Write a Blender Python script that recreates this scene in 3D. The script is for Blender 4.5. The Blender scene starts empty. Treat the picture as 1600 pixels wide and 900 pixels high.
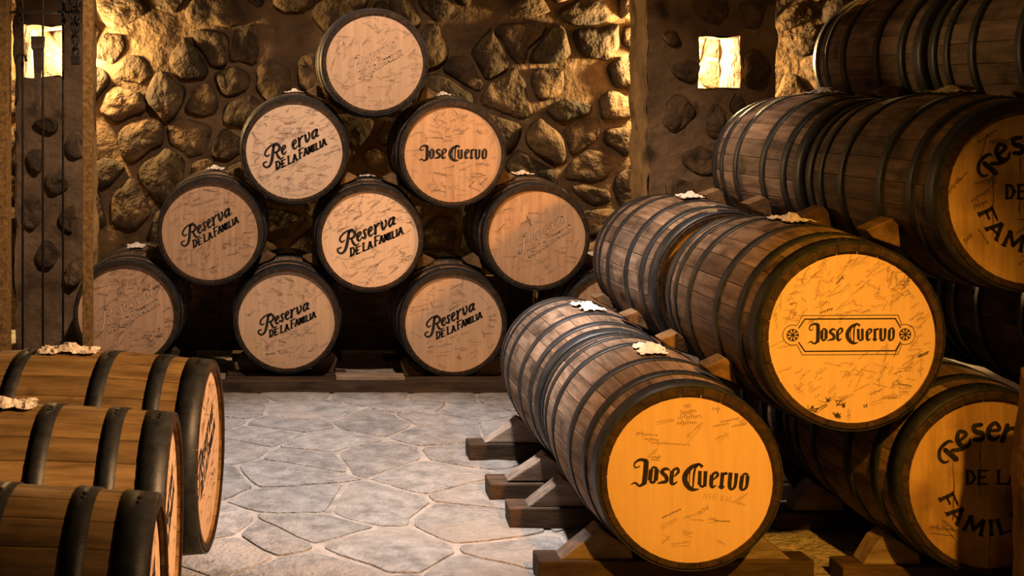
import bpy, math, random
from mathutils import Vector, Matrix, noise as mn
PI = math.pi
rnd = random.Random(7)
S = bpy.context.scene
COL = S.collection

# ---------------------------------------------------------------- camera, world, lights, exposure
CH, F, PX, PY = 1.6, 2040.0, 452.0, 149.0          # camera height, focal length in px, principal point
cam = bpy.data.objects.new('camera', bpy.data.cameras.new('camera'))
COL.objects.link(cam)
cam.location = (0, 0, CH); cam.rotation_euler = (PI/2, 0, 0)
cam.data.sensor_width = 36; cam.data.lens = 36*F/1600
cam.data.shift_x = (800-PX)/1600; cam.data.shift_y = (PY-450)/1600
cam.data.clip_start = .05
S.camera = cam
w = bpy.data.worlds.new('world'); S.world = w; w.use_nodes = True
w.node_tree.nodes['Background'].inputs[0].default_value = (.5, .27, .09, 1)
w.node_tree.nodes['Background'].inputs[1].default_value = .08
S.view_settings.view_transform = 'Standard'; S.view_settings.look = 'None'
S.view_settings.gamma = 1; S.view_settings.exposure = 0.0
S.view_settings.use_curve_mapping = False

def lamp(name, kind, loc, target, energy, color, size=.1, angle=60, blend=.5):
    d = bpy.data.lights.new(name, kind); d.energy = energy; d.color = color
    if kind == 'SPOT':
        d.spot_size = math.radians(angle); d.spot_blend = blend; d.shadow_soft_size = size
    elif kind == 'POINT': d.shadow_soft_size = size
    o = bpy.data.objects.new(name, d); COL.objects.link(o); o.location = loc
    if target: o.rotation_euler = (Vector(target)-Vector(loc)).to_track_quat('-Z', 'Y').to_euler()
    return o
lamp('ceiling_spot_neutral', 'SPOT', (.50, 4.45, 3.85), (.42, 6.6, .75), 600, (1, .68, .47), .06, 80, .5)
lamp('ceiling_spot_floor', 'SPOT', (.45, 5.0, 3.85), (.40, 5.5, 0), 560, (.93, .94, 1), .05, 44, .5)
lamp('ceiling_spot_row', 'SPOT', (.70, 4.5, 3.8), (1.12, 4.9, .4), 150, (1, .86, .76), .05, 35, .7)
lamp('ceiling_spot_amber', 'SPOT', (1.7, .8, 3.1), (1.42, 4.1, .62), 1150, (1, .40, .035), .06, 29, 1)
lamp('ceiling_spot_left', 'SPOT', (2.7, 2.3, 2.9), (-.35, 3.7, .5), 1150, (1, .52, .22), .06, 38, .7)
lamp('ceiling_spot_stack', 'SPOT', (3.44, 4.6, 2.92), (1.12, 7.2, 1.10), 460, (1, .42, .07), .03, 20, .4)
lamp('right_spill_fill', 'SPOT', (1.2, 1.5, 3.4), (2.3, 4.4, 1.0), 36, (1, .42, .06), .1, 50, .8)  # added weak fill, stands in for amber spill on the outer right barrels
lamp('wall_fill', 'SPOT', (1.0, 5.2, 3.85), (1.9, 8.9, 2.3), 65, (1, .52, .17), .1, 90, .8)  # added amber fill that brightens the pillar fronts and upper back wall
lamp('niche_lamp_right', 'POINT', (2.68, 8.76, 1.88), None, 480, (1, .60, .22), .07)
lamp('niche_lamp_left', 'POINT', (-1.48, 8.76, 1.90), None, 300, (1, .60, .22), .07)

# ---------------------------------------------------------------- helpers
def tag(o, label=None, cat=None, group=None, kind=None):
    if label: o['label'] = label
    if cat: o['category'] = cat
    if group: o['group'] = group
    if kind: o['kind'] = kind
    return o
def thing(name, loc, rz, label, cat, group=None):
    o = bpy.data.objects.new(name, None); COL.objects.link(o); o.empty_display_size = .1
    o.location = loc; o.rotation_euler = (0, 0, rz)
    return tag(o, label, cat, group)
def mesh(name, vs, fs, mat, smooth=False):
    m = bpy.data.meshes.new(name); m.from_pydata([tuple(v) for v in vs], [], fs); m.materials.append(mat)
    if smooth: m.polygons.foreach_set('use_smooth', [True]*len(m.polygons))
    m.update(); return m
def put(name, m, parent=None, loc=(0, 0, 0), rot=(0, 0, 0), scale=(1, 1, 1)):
    o = bpy.data.objects.new(name, m); COL.objects.link(o); o.parent = parent
    o.location = loc; o.rotation_euler = rot; o.scale = scale
    return o
class MB:
    def __init__(s): s.v = []; s.f = []
    def add(s, vs, fs):
        n = len(s.v); s.v += [tuple(v) for v in vs]; s.f += [tuple(i+n for i in f) for f in fs]
    def box(s, a, b, j=0):
        x0, y0, z0 = a; x1, y1, z1 = b
        vs = [(x, y, z) for x in (x0, x1) for y in (y0, y1) for z in (z0, z1)]
        vs = [tuple(c+rnd.uniform(-j, j) for c in v) for v in vs]
        s.add(vs, [(0,1,3,2), (4,6,7,5), (0,4,5,1), (2,3,7,6), (0,2,6,4), (1,5,7,3)])
    def prism(s, poly, y0, y1):                       # poly in x,z ; extruded along y
        n = len(poly)
        a = sum(poly[i][0]*poly[(i+1) % n][1]-poly[(i+1) % n][0]*poly[i][1] for i in range(n))
        if a < 0: poly = poly[::-1]
        vs = [(x, y0, z) for x, z in poly]+[(x, y1, z) for x, z in poly]
        s.add(vs, [tuple(range(n)), tuple(range(2*n-1, n-1, -1))]+[(i, i+n, (i+1) % n+n, (i+1) % n) for i in range(n)])
    def tube(s, pts, r, n=8, closed=False):
        pts = [Vector(p) for p in pts]; m = len(pts); rings = []
        for i, p in enumerate(pts):
            t = (pts[(i+1) % m]-pts[i-1]) if closed else (pts[min(i+1, m-1)]-pts[max(i-1, 0)])
            t.normalize(); up = Vector((0, 1, 0)) if abs(t.y) < .8 else Vector((1, 0, 0))
            a = t.cross(up).normalized(); b = t.cross(a)
            rr = r[i] if isinstance(r, (list, tuple)) else r
            rings.append([p+(a*math.cos(2*PI*k/n)+b*math.sin(2*PI*k/n))*rr for k in range(n)])
        vs = [v for q in rings for v in q]; fs = []
        for i in range(m if closed else m-1):
            j = (i+1) % m
            fs += [(i*n+k, j*n+k, j*n+(k+1) % n, i*n+(k+1) % n) for k in range(n)]
        if not closed: fs += [tuple(range(n)), tuple((m-1)*n+k for k in range(n-1, -1, -1))]
        s.add(vs, fs)
    def build(s, name, mat, smooth=False): return mesh(name, s.v, s.f, mat, smooth)
def bevelled(name, mb, mat, parent=None, w=.006, loc=(0, 0, 0), rot=(0, 0, 0)):
    o = put(name, mb.build(name, mat), parent, loc, rot)
    b = o.modifiers.new('bevel', 'BEVEL'); b.width = w; b.segments = 2; b.limit_method = 'ANGLE'
    return o
def at(px, py, Y): return Vector(((px-PX)*Y/F, Y, CH-(py-PY)*Y/F))

# ---------------------------------------------------------------- materials
def material(name): 
    m = bpy.data.materials.new(name); m.use_nodes = True
    return m, m.node_tree.nodes, m.node_tree.links, m.node_tree.nodes['Principled BSDF']
def noise_mat(name, c1, c2, scale=(6, 6, 6), nscale=4, rough=.8, bump=.3, bscale=40, bdist=.004, metal=0,
              rand=.0, stain=None, lo=.35, hi=.65, spec=.3, bscale2=None, world=False):
    """two-colour noise, per-object brightness variation, fine bump, optional darker stain colour"""
    m, N, L, P = material(name)
    tc = N.new('ShaderNodeTexCoord'); oi = N.new('ShaderNodeObjectInfo')
    ad = N.new('ShaderNodeVectorMath'); ad.operation = 'ADD'
    sc = N.new('ShaderNodeVectorMath'); sc.operation = 'SCALE'; sc.inputs['Scale'].default_value = 37 if rand else 0
    cx = N.new('ShaderNodeCombineXYZ')
    for i in range(3): L.new(oi.outputs['Random'], cx.inputs[i])
    L.new(cx.outputs[0], sc.inputs[0]); L.new(tc.outputs['Object'], ad.inputs[0]); L.new(sc.outputs[0], ad.inputs[1])
    mp = N.new('ShaderNodeMapping'); mp.inputs['Scale'].default_value = scale; L.new(ad.outputs[0], mp.inputs[0])
    nz = N.new('ShaderNodeTexNoise'); nz.inputs['Scale'].default_value = nscale; nz.inputs['Detail'].default_value = 8
    nz.inputs['Roughness'].default_value = .65; L.new(mp.outputs[0], nz.inputs['Vector'])
    rp = N.new('ShaderNodeValToRGB'); e = rp.color_ramp.elements
    e[0].position = lo; e[0].color = (*c1, 1); e[1].position = hi; e[1].color = (*c2, 1)
    L.new(nz.outputs[0], rp.inputs[0]); out = rp.outputs[0]
    if stain:
        n2 = N.new('ShaderNodeTexNoise'); n2.inputs['Scale'].default_value = stain[1]; n2.inputs['Detail'].default_value = 5
        L.new(ad.outputs[0], n2.inputs['Vector'])
        r2 = N.new('ShaderNodeMapRange'); r2.inputs[1].default_value = stain[2]; r2.inputs[2].default_value = stain[3]
        L.new(n2.outputs[0], r2.inputs[0])
        mx = N.new('ShaderNodeMix'); mx.data_type = 'RGBA'; mx.inputs['B'].default_value = (*stain[0], 1)
        L.new(r2.outputs[0], mx.inputs['Factor']); L.new(out, mx.inputs['A']); out = mx.outputs['Result']
    if rand:
        mr = N.new('ShaderNodeMapRange'); mr.inputs[3].default_value = 1-rand; mr.inputs[4].default_value = 1+rand*.7
        L.new(oi.outputs['Random'], mr.inputs[0])
        vm = N.new('ShaderNodeVectorMath'); vm.operation = 'SCALE'; L.new(out, vm.inputs[0]); L.new(mr.outputs[0], vm.inputs['Scale'])
        out = vm.outputs[0]
    L.new(out, P.inputs['Base Color'])
    P.inputs['Roughness'].default_value = rough; P.inputs['Metallic'].default_value = metal
    P.inputs['Specular IOR Level'].default_value = spec
    if bump:
        b = N.new('ShaderNodeBump'); b.inputs['Strength'].default_value = bump; b.inputs['Distance'].default_value = bdist
        n3 = N.new('ShaderNodeTexNoise'); n3.inputs['Scale'].default_value = bscale; n3.inputs['Detail'].default_value = 6
        L.new(mp.outputs[0] if bscale2 is None else ad.outputs[0], n3.inputs['Vector'])
        L.new(n3.outputs[0], b.inputs['Height']); L.new(b.outputs[0], P.inputs['Normal'])
    return m
M = {}
M['stave'] = noise_mat('oak stave', (.11, .073, .047), (.31, .215, .148), (14, 1.6, 14), 2.2, .72, .35, 9, .004, rand=.38,
                       stain=((.035, .022, .014), 7, .52, .72))
M['stave_gold'] = noise_mat('golden oak stave', (.13, .082, .030), (.33, .215, .085), (14, 1.6, 14), 2.2, .62, .3, 9, .003, rand=.25,
                       stain=((.07, .04, .018), 6, .56, .74))
M['chime'] = noise_mat('sooty stave end', (.016, .011, .007), (.06, .036, .018), (5, 5, 5), 6, .75, .3, 20, .003, rand=.3)
M['hoop'] = noise_mat('black hoop steel', (.018, .021, .026), (.042, .049, .058), (5, 5, 5), 5, .48, .25, 30, .002, metal=.35, rand=.2, spec=.5)
M['head'] = noise_mat('painted barrel head', (.69, .50, .355), (.77, .57, .41), (18, 1, 1.6), 2.5, .62, .15, 6, .0015, rand=.08)
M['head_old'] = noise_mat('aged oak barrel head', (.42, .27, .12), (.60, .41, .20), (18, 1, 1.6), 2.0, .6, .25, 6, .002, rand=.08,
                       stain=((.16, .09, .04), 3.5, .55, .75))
M['head_fill'] = noise_mat('pale head paint', (.62, .43, .30), (.74, .54, .38), (18, 1, 1.6), 2.5, .65, 0)
M['head_tan'] = noise_mat('weathered tan barrel head', (.46, .28, .16), (.60, .39, .24), (18, 1, 1.6), 2.5, .62, .15, 6, .0015, rand=.08)
M['head_mid'] = noise_mat('tan barrel head', (.56, .37, .235), (.68, .47, .31), (18, 1, 1.6), 2.5, .62, .15, 6, .0015, rand=.08)
M['pillar_stone'] = noise_mat('pillar stone', (.035, .024, .014), (.14, .095, .055), (1, 1, 1), 7, .85, 1, 13, .05, rand=.4, bscale2=1)
M['ink'] = noise_mat('black stencil ink', (.010, .009, .008), (.030, .026, .022), nscale=8, rough=.7, bump=0)
M['ink_old'] = noise_mat('faded brown ink', (.20, .12, .075), (.32, .20, .13), nscale=8, rough=.8, bump=0)
M['pen'] = noise_mat('grey marker pen', (.16, .12, .10), (.34, .24, .18), nscale=10, rough=.8, bump=0)
M['pen_dark'] = noise_mat('dark marker pen', (.03, .027, .027), (.09, .075, .07), nscale=10, rough=.8, bump=0)
M['paper'] = noise_mat('torn paper', (.66, .60, .55), (.88, .83, .78), nscale=5, rough=.9, bump=.4, bscale=12, bdist=.003, rand=.05)
M['rack'] = noise_mat('dark rack timber', (.028, .018, .011), (.095, .062, .038), (2, 9, 9), 2.5, .8, .4, 10, .004, rand=.3)
M['plank'] = noise_mat('worn pale plank', (.15, .115, .09), (.36, .29, .235), (2, 9, 9), 2.5, .8, .4, 10, .004, rand=.3)
M['wedge'] = noise_mat('wooden wedge', (.085, .050, .022), (.23, .145, .07), (9, 2, 9), 2.5, .8, .4, 10, .004, rand=.35)
M['flag'] = noise_mat('grey flagstone', (.20, .193, .185), (.42, .40, .38), (1, 1, 1), 12, .74, 1, 55, .022, rand=.12,
                      stain=((.38, .33, .28), 2.2, .52, .75), bscale2=1, spec=.35)
M['joint'] = noise_mat('floor mortar', (.25, .225, .20), (.47, .42, .375), (1, 1, 1), 9, .85, .6, 40, .012)
M['stone'] = noise_mat('wall rubble stone', (.024, .016, .008), (.105, .068, .035), (1, 1, 1), 7, .85, 1, 13, .06, rand=.45,
                       stain=((.015, .010, .006), 3, .42, .66), bscale2=1, lo=.3, hi=.72)
M['mortar'] = noise_mat('wall mortar', (.04, .026, .014), (.15, .10, .055), (1, 1, 1), 4, .9, .8, 22, .03, lo=.3, hi=.75)
M['plaster'] = noise_mat('pillar render', (.085, .056, .032), (.26, .18, .105), (1, 1, 1), 3, .9, .7, 18, .03, lo=.32, hi=.7,
                        stain=((.05, .034, .02), 4.5, .55, .7))
M['iron'] = noise_mat('dark iron', (.012, .010, .008), (.04, .032, .024), nscale=8, rough=.6, bump=.3, metal=.3)
M['rust'] = noise_mat('rusty steel post', (.13, .066, .016), (.36, .20, .06), nscale=8, rough=.75, bump=.5, bscale=30, bdist=.003, metal=.1)
M['ceiling'] = noise_mat('ceiling boards', (.03, .02, .012), (.07, .045, .028), nscale=4, rough=.9, bump=.3)

# ---------------------------------------------------------------- structure: floor, walls, ceiling
def cells(pts, box):
    out = []
    for i, p in enumerate(pts):
        poly = [(box[0], box[2]), (box[1], box[2]), (box[1], box[3]), (box[0], box[3])]
        near = sorted((q for j, q in enumerate(pts) if j != i), key=lambda q: (q[0]-p[0])**2+(q[1]-p[1])**2)[:16]
        for q in near:
            mx, my = (p[0]+q[0])/2, (p[1]+q[1])/2; nx, ny = q[0]-p[0], q[1]-p[1]
            new = []
            for k in range(len(poly)):
                a, b = poly[k], poly[(k+1) % len(poly)]
                da = (a[0]-mx)*nx+(a[1]-my)*ny; db = (b[0]-mx)*nx+(b[1]-my)*ny
                if da <= 0: new.append(a)
                if (da < 0) != (db < 0) and da != db:
                    t = da/(da-db); new.append((a[0]+(b[0]-a[0])*t, a[1]+(b[1]-a[1])*t))
            poly = new
            if len(poly) < 3: break
        if len(poly) >= 3: out.append((p, poly))
    return out
def shrink(poly, j):
    cx = sum(p[0] for p in poly)/len(poly); cy = sum(p[1] for p in poly)/len(poly)
    n = len(poly); res = []
    A = sum(poly[i][0]*poly[(i+1) % n][1]-poly[(i+1) % n][0]*poly[i][1] for i in range(n))/2
    per = sum(math.dist(poly[i], poly[(i+1) % n]) for i in range(n))
    k = max(.3, 1-j*per/(2*abs(A)+1e-9))
    return (cx, cy), [(cx+(x-cx)*k, cy+(y-cy)*k) for x, y in poly]
def chaikin(poly, r=.22):
    o = []
    for i in range(len(poly)):
        a, b = poly[i], poly[(i+1) % len(poly)]
        o += [(a[0]+(b[0]-a[0])*r, a[1]+(b[1]-a[1])*r), (a[0]+(b[0]-a[0])*(1-r), a[1]+(b[1]-a[1])*(1-r))]
    return o
def jittered(x0, x1, y0, y1, sx, sy, j, R):
    pts = []; ny = max(1, round((y1-y0)/sy)); nx = max(1, round((x1-x0)/sx))
    for a in range(ny):
        for b in range(nx):
            if R.random() < .07: continue
            pts.append((x0+(b+.5+(a % 2)*.5-.25)*(x1-x0)/nx+R.uniform(-j, j)*sx, y0+(a+.5)*(y1-y0)/ny+R.uniform(-j, j)*sy))
    return pts
def merge_short(poly, d):
    o = []
    for p in poly:
        if not o or math.dist(p, o[-1]) > d: o.append(p)
    return o if len(o) >= 3 else poly

# floor: a mortar bed and uneven flagstones
X0, X1, Y0, Y1 = -2.6, 4.6, -1.0, 9.0
fl = MB(); fl.box((X0, Y0, -.12), (X1, Y1, -.004)); floor = put('floor', fl.build('floor', M['joint']))
tag(floor, kind='structure')
R = random.Random(21)
fp = jittered(-2.0, 3.4, 2.7, 8.6, .40, .29, .44, R)
for c, poly in cells(fp, (-2.4, 3.8, 2.4, 8.9)):
    (cx, cy), q = shrink(merge_short(poly, .05), R.uniform(.002, .0075))
    q = chaikin(chaikin(q, .09), .25)
    n = len(q)
    q = [(x+mn.noise(Vector((x*9, y*9, 0)))*.020, y+mn.noise(Vector((x*9, y*9, 5)))*.020) for x, y in q]
    tx, ty, hz = R.uniform(-.006, .006), R.uniform(-.006, .006), R.uniform(0, .003)
    vs = [(x-cx, y-cy, -.02) for x, y in q]
    vs += [((x-cx)*.975, (y-cy)*.975, hz-.0005+tx*(x-cx)+ty*(y-cy)) for x, y in q]
    vs += [((x-cx)*.55, (y-cy)*.55, hz+.002+mn.noise(Vector((x*5, y*5, 2)))*.006) for x, y in q]
    vs += [(0, 0, hz+.003)]
    fs = [(i, (i+1) % n, n+(i+1) % n, n+i) for i in range(n)]+[(n+i, n+(i+1) % n, 2*n+(i+1) % n, 2*n+i) for i in range(n)]
    fs += [(2*n+i, 2*n+(i+1) % n, 3*n) for i in range(n)]
    put('flagstone', mesh('flagstone', vs, fs, M['flag']), floor, (cx, cy, 0))

def rough_panel(name, P, U, V, nu, nv, amp, mat, hole=None, thick=None):
    """noise-relief sheet spanned by U,V from P, optional rectangular hole (u0,u1,v0,v1)"""
    P, U, V = Vector(P), Vector(U), Vector(V); nrm = U.cross(V).normalized()
    lu, lv = U.length, V.length
    us = [i/nu for i in range(nu+1)]; vv = [i/nv for i in range(nv+1)]
    if hole:
        for h, arr in ((hole[0], us), (hole[1], us), (hole[2], vv), (hole[3], vv)):
            k = min(range(len(arr)), key=lambda i: abs(arr[i]-h)); arr[k] = h
    vs = []; fs = []
    for b in vv:
        for a in us:
            p = P+U*a+V*b; d = (mn.fractal(p*2.3, .6, 2.1, 5)*.7+mn.noise(p*9)*.25)*amp
            p = p+nrm*d+Vector((mn.noise(p*7+Vector((3, 0, 0))), 0, mn.noise(p*7+Vector((0, 8, 0)))))*amp*.4
            vs.append(p)
    w_ = len(us)
    for j in range(len(vv)-1):
        for i in range(w_-1):
            if hole and hole[0]-1e-6 <= us[i] and us[i+1] <= hole[1]+1e-6 and hole[2]-1e-6 <= vv[j] and vv[j+1] <= hole[3]+1e-6: continue
            fs.append((j*w_+i, j*w_+i+1, (j+1)*w_+i+1, (j+1)*w_+i))
    return vs, fs
WY = 8.95
vs, fs = rough_panel('wall_back', (X0, WY, 0), (X1-X0, 0, 0), (0, 0, 3.9), 150, 80, .05, M['mortar'])
wall = put('wall_back', mesh('wall_back', vs, fs, M['mortar'], True)); tag(wall, kind='structure')
mb = MB(); mb.box((X0, WY+.08, 0), (X1, WY+.25, 3.9)); put('backing', mb.build('backing', M['mortar']), wall)
def wall_stone(cx, cz, poly, depth, R, base, name='stone', parent=wall, ynear=0, mat='stone'):
    n0 = len(poly)
    q = chaikin(chaikin(poly, .16), .25)
    n = len(q); seed = R.uniform(0, 50)
    q = [(x+mn.noise(Vector((x*8, z*8, seed)))*.03, z+mn.noise(Vector((x*8, z*8, seed+9)))*.03) for x, z in q]
    vs = []
    for k, h in ((1, -.05), (.96, .50), (.82, .82), (.45, .95)):
        for x, z in q:
            dx, dz = (x-cx)*k, (z-cz)*k
            d = depth*h if h > 0 else h
            d += mn.noise(Vector((x*k*11, z*k*11, seed)))*.035*(h > 0)
            vs.append((dx, -d, dz))
    vs.append((0, -depth*(1+R.uniform(-.15, .1)), 0))
    fs = []
    for r in range(3): fs += [(r*n+i, r*n+(i+1) % n, (r+1)*n+(i+1) % n, (r+1)*n+i) for i in range(n)]
    fs += [(3*n+i, 3*n+(i+1) % n, 4*n) for i in range(n)]
    return put(name, mesh(name, vs, fs, M[mat], True), parent, (cx, base, cz))
R = random.Random(5)
wp = jittered(-2.35, 4.4, .35, 2.75, .30, .225, .42, R)
for c, poly in cells(wp, (-2.55, 4.5, .2, 2.9)):
    if R.random() < .10: continue
    (cx, cz), q = shrink(merge_short(poly, .03), R.uniform(.004, .022))
    wall_stone(cx, cz, q, R.uniform(.03, .10), R, WY-.005)
for nm, a, b in (('wall_left', (X0, WY, 0), (0, -(WY-2.2), 0)), ('wall_right', (X1, -1, 0), (0, WY+1, 0))):
    vs, fs = rough_panel(nm, a, b, (0, 0, 3.9), 60, 40, .06, M['mortar'])
    o = put(nm, mesh(nm, vs, fs, M['mortar'], True)); tag(o, kind='structure')
mb = MB(); mb.box((X0, -1, 3.9), (X1, 9.1, 4.0)); tag(put('ceiling', mb.build('ceiling', M['ceiling'])), kind='structure')

# two rendered stone pillars, each pierced by a small square opening with a lamp behind
def pillar(name, x0, x1, y0, y1, hx0, hx1, hz0, hz1, label, seed, stones):
    H = 3.88; W = x1-x0
    root = thing(name, ((x0+x1)/2, (y0+y1)/2, 0), 0, label, 'pillar')
    off = Vector(root.location); V = []; Fs = []
    def addp(P, U, Vv, nu, nv, hole=None, amp=.035):
        vs, fs = rough_panel('', P, U, Vv, nu, nv, amp, None, hole); n = len(V)
        V.extend(Vector(v)-off for v in vs); Fs.extend(tuple(i+n for i in f) for f in fs)
    hole = ((hx0-x0)/W, (hx1-x0)/W, hz0/H, hz1/H)
    addp((x0, y0, 0), (W, 0, 0), (0, 0, H), 22, 90, hole)
    addp((x1, y1, 0), (-W, 0, 0), (0, 0, H), 22, 90, (1-hole[1], 1-hole[0], hole[2], hole[3]))
    addp((x0, y1, 0), (0, y0-y1, 0), (0, 0, H), 8, 90)
    addp((x1, y0, 0), (0, y1-y0, 0), (0, 0, H), 8, 90)
    D = y1-y0
    addp((hx0, y0, hz0), (hx1-hx0, 0, 0), (0, D, 0), 6, 6, None, .03); addp((hx0, y1, hz1), (hx1-hx0, 0, 0), (0, -D, 0), 6, 6, None, .03)
    addp((hx0, y0, hz0), (0, D, 0), (0, 0, hz1-hz0), 6, 6, None, .03); addp((hx1, y1, hz0), (0, -D, 0), (0, 0, hz1-hz0), 6, 6, None, .03)
    put('shaft', mesh('shaft', V, Fs, M['plaster'], True), root)
    R = random.Random(seed)
    for (sx, sz, rx, rz) in stones:
        k = 8; poly = [(sx+rx*math.cos(2*PI*i/k+.3)*R.uniform(.75, 1.1), sz+rz*math.sin(2*PI*i/k+.3)*R.uniform(.75, 1.1)) for i in range(k)]
        o = wall_stone(sx, sz, poly, .035, R, y0-.004, parent=root, mat='pillar_stone'); o.location -= off
    return root
def st(px, py, rx, ry, Y=8.1): p = at(px, py, Y); return (p.x, p.z, rx*Y/F, ry*Y/F)
pillar('stone_pillar', at(1012, 0, 8.1).x, at(1212, 0, 8.1).x, 8.1, 8.5, at(1092, 0, 8.1).x, at(1157, 0, 8.1).x, at(0, 138, 8.1).z, at(0, 56, 8.1).z,
       'rendered stone pillar with a glowing square hole, behind the right-hand barrel stack', 3,
       [st(1110, 12, 34, 26), st(1172, 20, 24, 24), st(1178, 105, 22, 36), st(1070, 108, 22, 18), st(1062, 175, 26, 38), st(1118, 190, 17, 30), st(1048, 60, 16, 16), st(1150, 165, 14, 18),
        st(1100, 250, 40, 25), st(1170, 230, 24, 26), st(1060, 300, 26, 26)])
pillar('stone_pillar', at(24, 0, 8.1).x, at(136, 0, 8.1).x, 8.1, 8.5, at(37, 0, 8.1).x, at(101, 0, 8.1).x, at(0, 121, 8.1).z, at(0, 40, 8.1).z,
       'narrow stone pillar with a glowing square hole, behind the iron gate at left', 4,
       [st(75, 195, 20, 16), st(118, 230, 15, 26), st(55, 250, 17, 22), st(90, 285, 20, 20), st(50, 330, 18, 26), st(110, 340, 18, 25), st(75, 400, 24, 22), st(115, 430, 15, 25)])

# ---------------------------------------------------------------- lettering (strokes: x, y, width)
def cat(pts, k=4):
    o = []; n = len(pts)
    for i in range(n-1):
        p0, p1, p2, p3 = pts[max(i-1, 0)], pts[i], pts[i+1], pts[min(i+2, n-1)]
        for t in range(k):
            t /= k
            o.append(tuple(.5*((2*b)+(-a+c)*t+(2*a-5*b+4*c-d)*t*t+(-a+3*b-3*c+d)*t**3) for a, b, c, d in zip(p0, p1, p2, p3)))
    o.append(tuple(pts[-1])); return o
class Ink:
    """flat strokes on a head; coordinates u (right), v (up) in metres"""
    def __init__(s): s.mb = MB()
    def stroke(s, pts, y=-.0007, caps=True):
        n = len(pts); vs = []
        for i in range(n):
            a, b = pts[max(i-1, 0)], pts[min(i+1, n-1)]
            dx, dy = b[0]-a[0], b[1]-a[1]; l = math.hypot(dx, dy) or 1
            w_ = pts[i][2]/2; vs += [(pts[i][0]-dy/l*w_, y, pts[i][1]+dx/l*w_), (pts[i][0]+dy/l*w_, y, pts[i][1]-dx/l*w_)]
        s.mb.add(vs, [(2*i, 2*i+1, 2*i+3, 2*i+2) for i in range(n-1)])
        if caps:
            for p in (pts[0], pts[-1]): s.disc(p[0], p[1], p[2]*.48, y)
    def disc(s, u, v, r, y=-.0007, n=8):
        s.mb.add([(u+r*math.cos(2*PI*k/n), y, v+r*math.sin(2*PI*k/n)) for k in range(n)], [tuple(range(n))])
    def done(s, name, mat, parent):
        if s.mb.v: return tag(put(name, s.mb.build(name, mat), parent), kind='stuff')
# traced blackletter wordmark (image-like axes, y down), square-cut strokes
JC = [[(262,150,62),(252,290,62),(236,428,60)], [(282,138,10),(250,146,44),(190,136,34),(135,165,24),(116,200,18),(135,232,18),(190,214,10)],
 [(240,415,48),(178,450,30),(130,412,24),(76,436,8)],
 [(318,255,52),(304,385,52)],[(388,250,52),(374,388,52)],[(318,255,28),(352,226,30),(392,252,38)],[(304,385,34),(335,412,34),(374,388,30)],
 [(542,262,18),(495,244,36),(446,282,46),(500,340,50),(500,395,46),(450,408,34),(392,420,12)],
 [(572,268,48),(560,395,50),(582,430,34),(636,400,12)],[(575,268,28),(630,240,32),(646,285,36),(585,345,10)],
 [(900,186,26),(810,222,48),(742,295,62),(722,370,66),(752,448,62),(818,496,44),(896,487,8)],[(850,225,40),(895,192,30),(936,228,40)],
 [(806,236,9),(782,300,12),(776,440,8)],[(850,222,26),(832,320,26),(820,470,18)],
 [(905,272,44),(898,440,46)],[(972,275,46),(960,460,44)],[(898,440,30),(935,462,30),(960,440,20)],
 [(1048,318,50),(1038,435,48),(1058,468,32),(1100,438,10)],[(1048,316,28),(1098,290,30),(1116,328,36),(1058,385,9)],
 [(1176,292,46),(1160,465,46)],[(1122,452,10),(1162,478,34),(1200,454,10)],[(1180,320,20),(1215,300,34),(1232,318,20)],
 [(1272,292,48),(1258,455,48),(1284,492,30),(1325,450,38),(1342,300,46)],
 [(1412,330,48),(1394,465,48),(1414,500,28),(1462,462,38),(1476,335,48)],[(1412,326,26),(1456,306,28),(1480,335,30)]]
RES = [[(285,398,42),(270,500,48),(248,620,48),(212,720,40),(150,766,30),(96,735,28),(92,690,26),(150,662,16)],
 [(345,338,14),(230,388,24),(146,470,28),(128,535,28),(165,568,24),(208,538,14)],
 [(290,390,30),(350,366,36),(392,415,46),(366,482,36),(296,512,18)],[(330,508,26),(358,580,42),(405,626,30),(458,594,10)],
 [(440,488,20),(494,425,26),(480,388,22),(436,440,38),(438,520,40),(468,545,28),(508,498,10)],
 [(588,346,26),(545,376,34),(572,440,40),(560,500,34),(512,482,22)],
 [(634,402,20),(690,338,26),(676,298,22),(632,350,38),(634,430,40),(664,460,28),(712,414,10)],
 [(732,272,34),(748,300,38),(746,425,44)],[(748,330,20),(785,262,28),(812,240,30)],
 [(858,225,40),(880,350,38),(936,262,28),(926,188,32)],
 [(1066,134,28),(1002,176,36),(984,250,38),(1004,296,30),(1048,236,24)],[(1072,140,36),(1058,250,40),(1104,240,12)]]
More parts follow.
